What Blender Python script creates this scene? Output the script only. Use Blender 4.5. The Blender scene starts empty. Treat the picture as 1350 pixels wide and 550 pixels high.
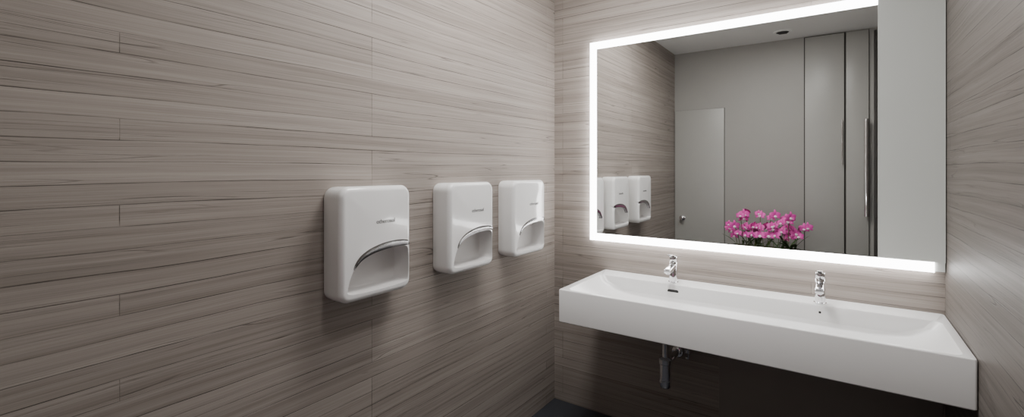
import bpy, bmesh, math, random
from mathutils import Vector, Matrix
random.seed(4)
S=bpy.context.scene
COL=S.collection

# ---------------------------------------------------------------- helpers
def link(o,parent=None):
    COL.objects.link(o)
    if parent: o.parent=parent
    return o
def empty(name,loc=(0,0,0)):
    e=bpy.data.objects.new(name,None); e.location=loc; e.empty_display_size=.1
    return link(e)
def mesh_obj(name,verts,faces,mat=None,parent=None,smooth=None,loc=(0,0,0)):
    me=bpy.data.meshes.new(name); me.from_pydata([tuple(v) for v in verts],[],faces)
    bm=bmesh.new(); bm.from_mesh(me); bmesh.ops.recalc_face_normals(bm,faces=bm.faces); bm.to_mesh(me); bm.free()
    if mat: me.materials.append(mat)
    o=bpy.data.objects.new(name,me); o.location=loc; link(o,parent)
    if smooth is not None:
        for p in me.polygons: p.use_smooth=True
        me.set_sharp_from_angle(angle=math.radians(smooth))
    return o
def box(name,x0,x1,y0,y1,z0,z1,mat,parent=None,bevel=0,segs=3):
    v=[(x,y,z) for x in(x0,x1) for y in(y0,y1) for z in(z0,z1)]
    f=[(0,1,3,2),(4,6,7,5),(0,4,5,1),(2,3,7,6),(0,2,6,4),(1,5,7,3)]
    o=mesh_obj(name,v,f,mat,parent)
    if bevel:
        m=o.modifiers.new('b','BEVEL'); m.width=bevel; m.segments=segs
        for p in o.data.polygons: p.use_smooth=True
        o.data.set_sharp_from_angle(angle=math.radians(100))
    return o
def loft(loops,cap0=True,cap1=True):
    V=[];F=[];n=len(loops[0])
    for l in loops: V+=list(l)
    for i in range(len(loops)-1):
        for j in range(n):
            k=(j+1)%n
            F.append((i*n+j,i*n+k,(i+1)*n+k,(i+1)*n+j))
    if cap0: F.append(tuple(range(n)))
    if cap1: F.append(tuple((len(loops)-1)*n+j for j in range(n)))
    return V,F
def rr(cx,cy,hw,hh,r,n=8):
    pts=[]
    for (sx,sy,a0) in((1,1,0),(-1,1,90),(-1,-1,180),(1,-1,270)):
        for i in range(n+1):
            a=math.radians(a0+90*i/n)
            pts.append((cx+sx*(hw-r)+r*math.cos(a),cy+sy*(hh-r)+r*math.sin(a)))
    return pts
def lathe(name,prof,mat,parent=None,loc=(0,0,0),n=32,smooth=40):
    loops=[[(r*math.cos(2*math.pi*j/n),r*math.sin(2*math.pi*j/n),z) for j in range(n)] for r,z in prof]
    V,F=loft(loops)
    return mesh_obj(name,V,F,mat,parent,smooth,loc)
def tube(name,pts,rad,mat,parent=None,n=14,loc=(0,0,0)):
    loops=[];P=[Vector(p) for p in pts]
    for i,p in enumerate(P):
        t=(P[min(i+1,len(P)-1)]-P[max(i-1,0)]).normalized()
        up=Vector((0,0,1)) if abs(t.z)<.9 else Vector((1,0,0))
        a=t.cross(up).normalized(); b=t.cross(a).normalized()
        r=rad[i] if isinstance(rad,(list,tuple)) else rad
        loops.append([p+r*(a*math.cos(2*math.pi*j/n)+b*math.sin(2*math.pi*j/n)) for j in range(n)])
    V,F=loft(loops)
    if name is None: return V,F
    return mesh_obj(name,V,F,mat,parent,50,loc)

# ---------------------------------------------------------------- materials
def srgb(r,g,b):
    f=lambda c:(c/255/12.92) if c/255<=.04045 else ((c/255+.055)/1.055)**2.4
    return (f(r),f(g),f(b),1)
def pmat(name,col,rough=.5,metal=0,coat=0,noise=0,spec=.5,bump=0):
    m=bpy.data.materials.new(name); m.use_nodes=True; nt=m.node_tree; N=nt.nodes; L=nt.links
    b=N['Principled BSDF']; b.inputs['Roughness'].default_value=rough; b.inputs['Metallic'].default_value=metal
    b.inputs['Coat Weight'].default_value=coat; b.inputs['Specular IOR Level'].default_value=spec
    tc=N.new('ShaderNodeTexCoord'); nz=N.new('ShaderNodeTexNoise'); nz.inputs['Scale'].default_value=6; nz.inputs['Detail'].default_value=4
    L.new(tc.outputs['Object'],nz.inputs['Vector'])
    mx=N.new('ShaderNodeMix'); mx.data_type='RGBA'
    mx.inputs['A'].default_value=tuple(c*(1-noise) for c in col[:3])+(1,)
    mx.inputs['B'].default_value=tuple(min(1,c*(1+noise)) for c in col[:3])+(1,)
    L.new(nz.outputs['Fac'],mx.inputs['Factor']); L.new(mx.outputs['Result'],b.inputs['Base Color'])
    if bump:
        bp=N.new('ShaderNodeBump'); bp.inputs['Strength'].default_value=bump; bp.inputs['Distance'].default_value=.002
        n2=N.new('ShaderNodeTexNoise'); n2.inputs['Scale'].default_value=120
        L.new(tc.outputs['Object'],n2.inputs['Vector']); L.new(n2.outputs['Fac'],bp.inputs['Height']); L.new(bp.outputs['Normal'],b.inputs['Normal'])
    return m
def emat(name,col,st):
    m=bpy.data.materials.new(name); m.use_nodes=True; nt=m.node_tree; nt.nodes.clear()
    e=nt.nodes.new('ShaderNodeEmission'); e.inputs[0].default_value=col; e.inputs[1].default_value=st
    o=nt.nodes.new('ShaderNodeOutputMaterial'); nt.links.new(e.outputs[0],o.inputs[0]); return m

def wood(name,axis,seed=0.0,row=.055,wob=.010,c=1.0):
    m=bpy.data.materials.new(name); m.use_nodes=True; nt=m.node_tree; N=nt.nodes; L=nt.links
    b=N['Principled BSDF']; b.inputs['Roughness'].default_value=.5; b.inputs['Specular IOR Level'].default_value=.3
    tc=N.new('ShaderNodeTexCoord'); sp=N.new('ShaderNodeSeparateXYZ'); L.new(tc.outputs['Object'],sp.inputs[0])
    A=sp.outputs[axis]; Z=sp.outputs['Z']
    def math_(op,a,bv=None,cl=False):
        n=N.new('ShaderNodeMath'); n.operation=op; n.use_clamp=cl
        for i,x in enumerate((a,bv)):
            if x is None: continue
            if isinstance(x,(int,float)): n.inputs[i].default_value=x
            else: L.new(x,n.inputs[i])
        return n.outputs[0]
    def comb(a,bv,cv=0.0):
        n=N.new('ShaderNodeCombineXYZ')
        for i,x in enumerate((a,bv,cv)):
            if isinstance(x,(int,float)): n.inputs[i].default_value=x
            else: L.new(x,n.inputs[i])
        return n.outputs[0]
    def noise(sa,sz,off,detail=4,rough=.5,z=None):
        n=N.new('ShaderNodeTexNoise'); n.inputs['Scale'].default_value=1; n.inputs['Detail'].default_value=detail; n.inputs['Roughness'].default_value=rough
        L.new(comb(math_('MULTIPLY',A,sa),math_('MULTIPLY',z if z else Z,sz),off+seed),n.inputs['Vector']); return n.outputs['Fac']
    w=math_('MULTIPLY',math_('SUBTRACT',noise(1.3,4,1.0,3),.5),wob*2)
    Zw=math_('ADD',Z,w)
    br=N.new('ShaderNodeTexBrick'); br.offset=.37; br.offset_frequency=4; br.squash=1
    br.inputs['Scale'].default_value=1; br.inputs['Brick Width'].default_value=2.1; br.inputs['Row Height'].default_value=row
    br.inputs['Mortar Size'].default_value=.0012; br.inputs['Mortar Smooth'].default_value=.25; br.inputs['Bias'].default_value=0
    br.inputs['Color1'].default_value=(.0,.0,.0,1); br.inputs['Color2'].default_value=(1,1,1,1); br.inputs['Mortar'].default_value=(.5,.5,.5,1)
    L.new(comb(math_('ADD',A,1.426),Zw,0.0),br.inputs['Vector'])
    tone=N.new('ShaderNodeSeparateColor'); L.new(br.outputs['Color'],tone.inputs[0]); tone=tone.outputs[0]
    g1=noise(.55,52,3.0,4,.6,Zw); g2=noise(2.5,240,7.0,3,.6,Zw); g3=noise(.8,3,11.0,2)
    g=math_('ADD',math_('MULTIPLY',g1,.48),math_('MULTIPLY',g2,.34))
    g=math_('ADD',g,math_('MULTIPLY',tone,.09)); g=math_('ADD',g,math_('MULTIPLY',g3,.12))
    cr=N.new('ShaderNodeValToRGB'); L.new(g,cr.inputs[0])
    e=cr.color_ramp.elements
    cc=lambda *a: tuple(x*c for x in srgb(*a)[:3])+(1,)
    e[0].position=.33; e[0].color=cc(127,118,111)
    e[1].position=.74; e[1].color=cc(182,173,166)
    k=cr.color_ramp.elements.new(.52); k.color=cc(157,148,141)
    def cracks(sz,off,wd,thr):
        cn=noise(.4,sz,off,2,.5,Zw)
        d=math_('ABSOLUTE',math_('SUBTRACT',cn,.5))
        line=math_('SUBTRACT',1,math_('DIVIDE',d,wd),True)
        gate=math_('MULTIPLY',math_('SUBTRACT',noise(2.2,12,off+10,4,.65),thr),6,True)
        return math_('MULTIPLY',line,gate)
    crack=math_('MAXIMUM',cracks(13,21.0,.0045,.45),math_('MULTIPLY',cracks(27,51.0,.008,.46),.55))
    mg=math_('ADD',math_('MULTIPLY',math_('SUBTRACT',noise(2.2,8,41.0,4,.7),.42),4.0,True),.30,True)
    mort=math_('MULTIPLY',br.outputs['Fac'],mg)
    dark=math_('MAXIMUM',math_('MULTIPLY',crack,.7),math_('MULTIPLY',mort,.9),True)
    mx=N.new('ShaderNodeMix'); mx.data_type='RGBA'; L.new(dark,mx.inputs['Factor']); L.new(cr.outputs[0],mx.inputs['A'])
    mx.inputs['B'].default_value=cc(48,40,34); L.new(mx.outputs['Result'],b.inputs['Base Color'])
    bp=N.new('ShaderNodeBump'); bp.inputs['Strength'].default_value=.5; bp.inputs['Distance'].default_value=.003
    hh=math_('SUBTRACT',math_('MULTIPLY',g,.4),dark); L.new(hh,bp.inputs['Height']); L.new(bp.outputs['Normal'],b.inputs['Normal'])
    return m

M_woodL=wood('grey_plank_left','Y',0)
M_woodB=wood('grey_plank_back','X',5.3,wob=.005)
M_woodR=wood('grey_plank_right_shaded','Y',9.1,c=.48)  # same planks, base colour darkened in place of dimmer light on this wall
M_ceil=pmat('ceiling_paint',srgb(242,243,242),.8,noise=.02)
M_rear=pmat('rear_laminate',srgb(160,158,154),.45,noise=.03)
M_rear2=pmat('rear_laminate_door',srgb(165,164,160),.35,noise=.03)
M_gap=pmat('shadow_gap',srgb(70,67,65),.8)
M_floor=pmat('slate_floor',srgb(52,54,60),.45,noise=.15,bump=.3)
M_white=pmat('gloss_white_plastic',srgb(246,246,246),.14,coat=.6)
M_liner=pmat('grey_recess_plastic',srgb(215,213,212),.4)
M_sink=pmat('solid_surface_white',srgb(248,248,248),.22,coat=.2)
M_chrome=pmat('chrome',(.86,.86,.88,1),.07,1)
M_trim=pmat('satin_chrome',(.40,.40,.41,1),.22,1)
M_steel=pmat('brushed_steel',(.45,.46,.47,1),.35,1,noise=.08)
M_mirror=pmat('mirror_silver',(.93,.94,.93,1),.0,1)
M_pale=pmat('pale_satin',srgb(215,219,216),.25,noise=.01)
M_led=emat('led_diffuser',(1,.993,.98,1),14)
M_black=pmat('dark_plastic',srgb(28,28,28),.5)
M_grey=pmat('logo_grey',srgb(90,90,92),.5)
M_panel=pmat('access_panel_laminate',srgb(146,138,132),.5,noise=.04)

# ---------------------------------------------------------------- room
XL,XR,YR,H=-1.486,.362,-2.74,2.73
box('wall_left',XL-.1,XL,YR-.1,.1,0,H,M_woodL)
box('wall_back',XL,XR,0,.1,0,H,M_woodB)
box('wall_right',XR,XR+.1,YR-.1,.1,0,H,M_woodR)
box('wall_rear',XL,XR,YR-.1,YR,0,H,M_rear)
box('floor',XL-.1,XR+.1,YR-.1,.1,-.1,0,M_floor)
box('ceiling',XL-.1,XR+.1,YR-.1,.1,H,H+.1,M_ceil)
box('wall_access_panel',-.507,.355,-.006,0,.02,.66,M_panel,bevel=.002)

# rear wall doors (seen in the mirror)
def door(name,x0,x1,z1,mat,gap=.005):
    e=empty(name)
    box('shadow_gap',x0-gap,x1+gap,YR+.001,YR+.004,.001,min(z1+gap,H-.002),M_gap,e)
    box('leaf',x0,x1,YR+.004,YR+.022,.005,z1,mat,e,bevel=.002)
    return e
d1=door('door_1',XL+.012,-.975,2.10,M_rear2,.003)
lathe('knob',[(.024,0),(.024,.006),(.010,.010),(.010,.03),(.026,.036),(.028,.048),(.02,.056),(.002,.058)],M_chrome,d1,loc=(-1.39,YR+.022,.93)).rotation_euler=(-math.pi/2,0,0)
d2=door('door_2',-.260,.045,2.715,M_rear2,.009)
d3=door('door_3',.060,.225,2.715,M_rear2,.005)
def bar(parent,x,z0,z1,r,off):
    tube('pull_bar',[(x,YR+off,z0),(x,YR+off,z1)],r,M_chrome,parent)
    for z in(z0+.06,z1-.06): tube('standoff',[(x,YR+.02,z),(x,YR+off,z)],r*.6,M_chrome,parent)
bar(d2,.03,1.50,1.91,.006,.045)
bar(d3,.205,1.04,1.91,.017,.065)
box('trim_1',.262,.28,YR,YR+.03,0,2.70,M_gap,bevel=.002)

# ceiling vent
v=empty('ceiling_vent',(-.42,-2.42,H))
lathe('grille_ring',[(.075,0),(.075,-.006),(.06,-.010),(.055,-.004)],M_ceil,v)
for i in range(5):
    w=.05-abs(i-2)*.009
    box('slat',-w,w,-.046+i*.021,-.034+i*.021,-.012,-.004,M_black,v)

# ceiling light fixtures
def downlight(name,x,y,w,d,p,col=(1,.98,.955)):
    e=empty(name,(x,y,H))
    t=.02
    box('bezel_a',-w/2-t,w/2+t,-d/2-t,-d/2,-.012,0,M_white,e)
    box('bezel_b',-w/2-t,w/2+t,d/2,d/2+t,-.012,0,M_white,e)
    box('bezel_c',-w/2-t,-w/2,-d/2,d/2,-.012,0,M_white,e)
    box('bezel_d',w/2,w/2+t,-d/2,d/2,-.012,0,M_white,e)
    l=bpy.data.lights.new('lamp','AREA'); l.shape='RECTANGLE'; l.size=w; l.size_y=d; l.energy=p; l.color=col
    o=bpy.data.objects.new('lamp',l); o.location=(0,0,-.008); link(o,e)
    return e
downlight('ceiling_light',-.85,-.95,.35,.7,27)
downlight('ceiling_light.001',-.25,-1.6,.3,.3,10)

# ---------------------------------------------------------------- mirror
m=empty('backlit_mirror')
mx0,mx1,mz0,mz1=-1.222,.325,1.041,2.222
gx=.141; s=.042; yf=-.032
box('back_box',mx0+.004,XR-.004,-.028,-.0,mz0+.004,mz1-.004,M_pale,m)
box('silver_glass',mx0+s,gx,yf,-.028,mz0+s,mz1-s,M_mirror,m)
box('pale_reflection_panel',gx,XR-.003,yf-.001,-.028,mz0+s,mz1,M_pale,m)  # added panel, its pale colour stands in for a bright reflection in the mirror
box('led_left',mx0,mx0+s,yf-.002,-.004,mz0,mz1,M_led,m)
box('led_bottom',mx0+s,mx1,yf-.002,-.004,mz0,mz0+s,M_led,m)
box('led_top',mx0+s,gx,yf-.002,-.004,mz1-s,mz1,M_led,m)

# ---------------------------------------------------------------- basin
sk=empty('double_washbasin')
zt=.867; th=.163
ox0,ox1,oy0,oy1=-1.143,XR-.002,-.56,-.001
def L3(x0,x1,y0,y1,r,z,zf=None,n=8):
    return [(x,y,z) for x,y in rr((x0+x1)/2,(y0+y1)/2,(x1-x0)/2,(y1-y0)/2,r,n)]
loops=[L3(ox0+.004,ox1-.004,oy0+.004,oy1,.006,zt-th),L3(ox0,ox1,oy0,oy1,.008,zt-th+.004),
       L3(ox0,ox1,oy0,oy1,.008,zt-.005),L3(ox0+.0015,ox1-.0015,oy0+.0015,oy1,.008,zt-.0015),L3(ox0+.005,ox1-.005,oy0+.005,oy1,.008,zt),
       L3(-1.105,.332,-.543,-.137,.03,zt),L3(-1.102,.329,-.540,-.140,.03,zt-.003),
       L3(-1.085,.31,-.535,-.146,.035,zt-.03),L3(-1.0,.24,-.52,-.155,.05,zt-.065),L3(-.9,.16,-.49,-.18,.06,zt-.078)]
V,F=loft(loops); mesh_obj('basin_body',V,F,M_sink,sk,35)
def slot(x,w,h,z):
    pts=rr(0,0,w,h,h*.98,6)
    V,F=loft([[(x+a,-.1435-.0045,z+b) for a,b in pts],[(x+a,-.13,z+b) for a,b in pts]])
    mesh_obj('overflow',V,F,M_black,sk)
slot(-.70,.028,.008,zt-.033); slot(-.066,.005,.005,zt-.03)
for x in(-.70,-.066):
    lathe('drain',[(.03,0),(.03,.003),(.022,.005),(.018,.003)],M_chrome,sk,loc=(x,-.33,zt-.078))

def faucet(name,x,y):
    e=empty(name,(x,y,zt))
    lathe('base',[(.026,0),(.026,.004),(.0215,.006),(.0215,.106),(.020,.108),(.012,.109)],M_chrome,e)
    lp=[]
    for t,hw,hh in((0,.018,.014),(.04,.0175,.012),(.09,.0165,.010),(.112,.016,.009),(.115,.014,.007)):
        lp.append([(a,-t,.088-.12*t+b) for a,b in rr(0,0,hw,hh,min(hw,hh)*.5,5)])
    V,F=loft(lp); mesh_obj('spout',V,F,M_chrome,e,40)
    lathe('aerator',[(.011,0),(.011,.010),(.006,.012)],M_chrome,e,loc=(0,-.098,.060))
    lathe('cap',[(.0205,0),(.0215,.002),(.0215,.022),(.020,.026),(.006,.027)],M_chrome,e,loc=(0,0,.111))
    lp=[]
    for t,hw,hh,z in((-.018,.013,.004,.140),(.02,.012,.004,.144),(.055,.011,.0035,.149),(.078,.010,.003,.153),(.080,.008,.002,.153)):
        lp.append([(a,-t+.0,z+b) for a,b in rr(0,0,hw,hh,min(hw,hh)*.7,5)])
    V,F=loft(lp); mesh_obj('lever',V,F,M_chrome,e,40)
    return e
faucet('basin_faucet',-.715,-.085); faucet('basin_faucet.001',-.066,-.097)

# trap
tr=empty('bottle_trap',(-.715,-.225,0))
zb=zt-th
lathe('tail_nut',[(.03,0),(.03,.03),(.02,.035)],M_chrome,tr,loc=(0,0,zb-.035))
lathe('tailpipe',[(.016,0),(.016,.2)],M_chrome,tr,loc=(0,0,zb-.22))
lathe('bottle',[(.012,0),(.024,.003),(.029,.01),(.029,.03),(.031,.032),(.031,.04),(.029,.042),(.029,.12),(.033,.124),(.033,.146),(.026,.152),(.018,.156)],M_chrome,tr,loc=(0,0,.362))
tube('outlet_pipe',[(0,.02,.475),(0,.21,.475)],.016,M_chrome,tr)
tube('outlet_nut',[(0,.024,.475),(0,.055,.475)],.023,M_chrome,tr)
w_=lathe('wall_flange',[(.034,0),(.034,.004),(.028,.014),(.018,.016)],M_chrome,tr,loc=(0,.225,.475)); w_.rotation_euler=(math.pi/2,0,0)
lathe('stop_valve',[(.012,0),(.012,.03),(.018,.032),(.018,.05),(.006,.052)],M_chrome,tr,loc=(.06,.19,.46))
tube('valve_body',[(.06,.225,.48),(.06,.175,.48)],.011,M_chrome,tr)
tube('supply_hose',[(.06,.19,.50),(.06,.19,.60),(.04,.17,.68),(.03,.15,.71)],.006,M_steel,tr)

# ---------------------------------------------------------------- hand dryers
HW,HHt,DD,RR_=.159,.402,.104,.020
def surf_depth(w,h):
    e=min(HW-abs(w),HHt-h,h)
    if e<RR_: 
        e=max(e,0.0005); return DD-RR_+math.sqrt(max(0,RR_**2-(RR_-e)**2))
    return DD+.004*min(1,(e-RR_)/.08)
def make_housing():
    def loop(ins,dep,r0=.038):
        pts=rr(0,HHt/2,HW-ins,HHt/2-ins,max(r0-ins,.012),8)
        out=[]
        for w,h in pts:
            if h>HHt/2: h+=.008*(1-(w/HW)**2)*1.0
            out.append((dep,w,h))
        return out
    loops=[loop(.004,0),loop(.001,.01),loop(0,.04),loop(0,DD-RR_)]
    for i in range(1,9):
        a=math.radians(90*i/8); loops.append(loop(RR_*(1-math.cos(a)),DD-RR_+RR_*math.sin(a)))
    for ins,dd in((.045,.001),(.07,.0024),(.10,.0034),(.13,.004)): loops.append(loop(ins,DD+dd))
    V,F=loft(loops); body=mesh_obj('tmp_body',V,F,M_white); body.data.materials.append(M_liner)
    op=[(-.134,.030),(-.131,.054),(-.124,.080),(-.114,.104),(-.098,.127),(-.076,.146),(-.042,.160),(0,.169),(.04,.174),(.085,.176),(.124,.173),(.143,.162),(.147,.13),(.147,.09),(.145,.044),(.134,.030),(.06,.026),(-.04,.026)]
    for _ in range(2):
        q=[]
        for i in range(len(op)):
            a=op[i];b=op[(i+1)%len(op)]
            q+=[(a[0]*.75+b[0]*.25,a[1]*.75+b[1]*.25),(a[0]*.25+b[0]*.75,a[1]*.25+b[1]*.75)]
        op=q
    cx,cy=.012,.100
    def sc(f,d,dz=0): return [(d,cx+(w-cx)*f,cy+(h-cy)*f+dz) for w,h in op]
    V,F=loft([sc(.84,.028,0),sc(.91,.032),sc(.95,.042),sc(.975,.065),sc(.99,.088),sc(1.0,DD+.0),sc(1.03,.16)])
    cut=mesh_obj('tmp_cut',V,F,M_white); cut.data.materials.append(M_liner)
    for p in cut.data.polygons: p.material_index=1
    md=body.modifiers.new('c','BOOLEAN'); md.operation='DIFFERENCE'; md.solver='EXACT'; md.object=cut
    dg=bpy.context.evaluated_depsgraph_get(); dg.update()
    me=bpy.data.meshes.new_from_object(body.evaluated_get(dg)); me.name='housing'
    bpy.data.objects.remove(body); bpy.data.objects.remove(cut)
    for p in me.polygons: p.use_smooth=True
    me.set_sharp_from_angle(angle=math.radians(28))
    return me
HOUS=make_housing()
def make_trim():
    n=40; ctrl=[(-.107,.115),(-.098,.1275),(-.076,.1465),(-.042,.1610),(0,.170),(.04,.1750),(.085,.1770),(.124,.176),(.1565,.170)]
    def at(t):
        f=t*(len(ctrl)-1); i=min(int(f),len(ctrl)-2); f-=i
        p=[ctrl[max(0,i-1)],ctrl[i],ctrl[i+1],ctrl[min(len(ctrl)-1,i+2)]]
        r=[]
        for k in(0,1):
            a,b,c,d=[q[k] for q in p]
            r.append(.5*((2*b)+(-a+c)*f+(2*a-5*b+4*c-d)*f*f+(-a+3*b-3*c+d)*f**3))
        return r
    loops=[]
    for i in range(n+1):
        t=i/n; w,h=at(t); w2,h2=at(min(1,t+.01)); w1,h1=at(max(0,t-.01))
        tx,ty=w2-w1,h2-h1; l=math.hypot(tx,ty); nx,ny=-ty/l,tx/l
        th_=.002+.020*math.sin(math.pi*min(1,.0+t*.80))**1.0
        d=surf_depth(w,h)
        A=(w-nx*.004,h-ny*.004); B=(w+nx*th_,h+ny*th_); C=(w+nx*th_*.5,h+ny*th_*.5)
        dB=surf_depth(*B)
        loops.append([(d-.02,*A),(d+.000,*A),((d+dB)/2+.0035,*C),(dB+.001,*B),(dB-.02,*B)])
    V,F=loft(loops); o=mesh_obj('t',V,F,M_trim,None,50); me=o.data; bpy.data.objects.remove(o); return me
TRIM=make_trim()
for i,yc in enumerate((-1.478,-.938,-.448)):
    e=empty('hand_dryer' if i==0 else 'hand_dryer.%03d'%i,(XL+.001,yc,1.000))
    o=bpy.data.objects.new('housing',HOUS); link(o,e)
    o=bpy.data.objects.new('chrome_trim',TRIM); link(o,e)
    cu=bpy.data.curves.new('logo','FONT'); cu.body='otherosol'; cu.size=.022; cu.extrude=.0004; cu.align_x='CENTER'
    cu.materials.append(M_grey)
    t=bpy.data.objects.new('logo',cu); t.location=(DD+.0045,.03,.268); t.rotation_euler=(math.pi/2,0,math.pi/2); link(t,e)

# ---------------------------------------------------------------- console + orchids (seen in mirror)
ct=empty('console_table',(-.56,-2.42,0))
M_tab=pmat('dark_oak',srgb(60,52,47),.4,noise=.2)
box('top',-.36,.36,-.14,.14,.60,.63,M_tab,ct,bevel=.003)
for sx in(-1,1):
    for sy in(-1,1):
        box('leg',sx*.33-.015,sx*.33+.015,sy*.115-.015,sy*.115+.015,0,.60,M_tab,ct)
box('apron',-.33,.33,-.12,-.105,.54,.60,M_tab,ct); box('apron_front',-.33,.33,.105,.12,.54,.60,M_tab,ct)
fl=empty('orchid_planter',(-.56,-2.42,.63))
M_pot=pmat('planter_ceramic',srgb(70,66,62),.4); M_leaf=pmat('orchid_leaf',srgb(68,92,54),.4,noise=.3); M_stem=pmat('orchid_stem',srgb(96,110,62),.5)
M_pet=pmat('orchid_petal',srgb(248,84,188),.45,noise=.25); M_lip=pmat('orchid_lip',srgb(255,225,242),.4)
M_soil=pmat('moss',srgb(90,82,60),.9,noise=.3)
lp=[[(x,y,z) for x,y in rr(0,0,w,d,.02,5)] for z,w,d in((0,.25,.06),(.10,.28,.07),(.10,.27,.06),(.085,.268,.058))]
V,F=loft(lp); mesh_obj('planter',V,F,M_pot,fl,30)
V,F=loft([[(x,y,.088) for x,y in rr(0,0,.267,.057,.02,5)],[(x*.95,y*.9,.10) for x,y in rr(0,0,.267,.057,.02,5)]]); mesh_obj('moss',V,F,M_soil,fl)
def leafmesh(V,F,base,dirv,L,W,up,droop):
    d=Vector((dirv[0],dirv[1],0)).normalized(); sd=Vector((-d.y,d.x,0)); k=len(V); n=8
    for i in range(n+1):
        t=i/n; c=Vector(base)+d*(L*t)+Vector((0,0,up*t-droop*t*t)); w=W*math.sin(math.pi*min(.97,t*.85+.12))
        V+= [c-sd*w+Vector((0,0,w*.35)),c,c+sd*w+Vector((0,0,w*.35))]
    for i in range(n):
        a=k+i*3; F+=[(a,a+1,a+4,a+3),(a+1,a+2,a+5,a+4)]
LV,LF=[],[]
for i in range(34):
    a=random.uniform(0,6.28); leafmesh(LV,LF,(random.uniform(-.24,.24),random.uniform(-.03,.03),.10),(math.cos(a),math.sin(a)*.6),random.uniform(.08,.16),random.uniform(.010,.018),random.uniform(.10,.19),random.uniform(.03,.09))
mesh_obj('leaves',LV,LF,M_leaf,fl,60)
PV,PF,QV,QF,SV,SF=[],[],[],[],[],[]
def petal(V,F,c,u,v,nrm,ang,L,W):
    d=u*math.cos(ang)+v*math.sin(ang); sd=nrm.cross(d); k=len(V); n=6
    for i in range(n+1):
        t=i/n; w=W*math.sin(math.pi*min(.96,t*.8+.14))**.8; cc=c+d*(L*t)+nrm*(.012*math.sin(t*2.6)-.006*t)
        V+=[cc-sd*w-nrm*.002,cc+nrm*.002,cc+sd*w-nrm*.002]
    for i in range(n):
        a=k+i*3; F+=[(a,a+1,a+4,a+3),(a+1,a+2,a+5,a+4)]
def bloom(c,nrm,s):
    nrm=nrm.normalized(); u=nrm.cross(Vector((0,0,1))).normalized(); v=u.cross(nrm).normalized()
    for k in range(3): petal(PV,PF,c,u,v,nrm,math.radians(90+120*k),.038*s,.009*s)
    for a in(15,165): petal(PV,PF,c+nrm*.002,u,v,nrm,math.radians(a),.036*s,.017*s)
    petal(QV,QF,c+nrm*.006,u,v,nrm,math.radians(270),.020*s,.009*s)
def addt(pts,r):
    V,F=tube(None,pts,r,None,n=6); k=len(SV); SV.extend(V); SF.extend([tuple(i+k for i in f) for f in F])
for i in range(20):
    bx=-.25+.5*i/19+random.uniform(-.012,.012); by=random.uniform(-.03,.03)
    hgt=random.uniform(.17,.33)*(1.0 if i%3 else .72); lean=bx*.34+random.uniform(-.06,.06); ly=random.uniform(-.05,.05)
    pts=[(bx+lean*t**1.6,by+ly*t,.09+hgt*math.sin(t*1.45)/math.sin(1.45)) for t in [j/7 for j in range(8)]]
    addt(pts,.0028)
    for j in(3,5,6,7):
        if random.random()<.75:
            p=Vector(pts[j]); nr=Vector((random.uniform(-.7,.7),random.choice((1,1,1,-.6)),random.uniform(-.1,.6)))
            bloom(p+nr.normalized()*.012+Vector((random.uniform(-.02,.02),0,0)),nr,random.uniform(1.0,1.45))
mesh_obj('stems',SV,SF,M_stem,fl,60); mesh_obj('petals',PV,PF,M_pet,fl,60); mesh_obj('lips',QV,QF,M_lip,fl,60)

# ---------------------------------------------------------------- world + camera
wd=bpy.data.worlds.new('World'); S.world=wd; wd.use_nodes=True
wd.node_tree.nodes['Background'].inputs[0].default_value=(.5,.5,.5,1); wd.node_tree.nodes['Background'].inputs[1].default_value=.3
cam=bpy.data.cameras.new('camera'); co=bpy.data.objects.new('camera',cam); link(co)
co.location=(0,-2.6,1.47); co.rotation_euler=(math.pi/2,0,math.radians(34.96))
cam.sensor_width=36; cam.lens=16.4; cam.shift_y=-.0393; cam.clip_start=.01
S.camera=co
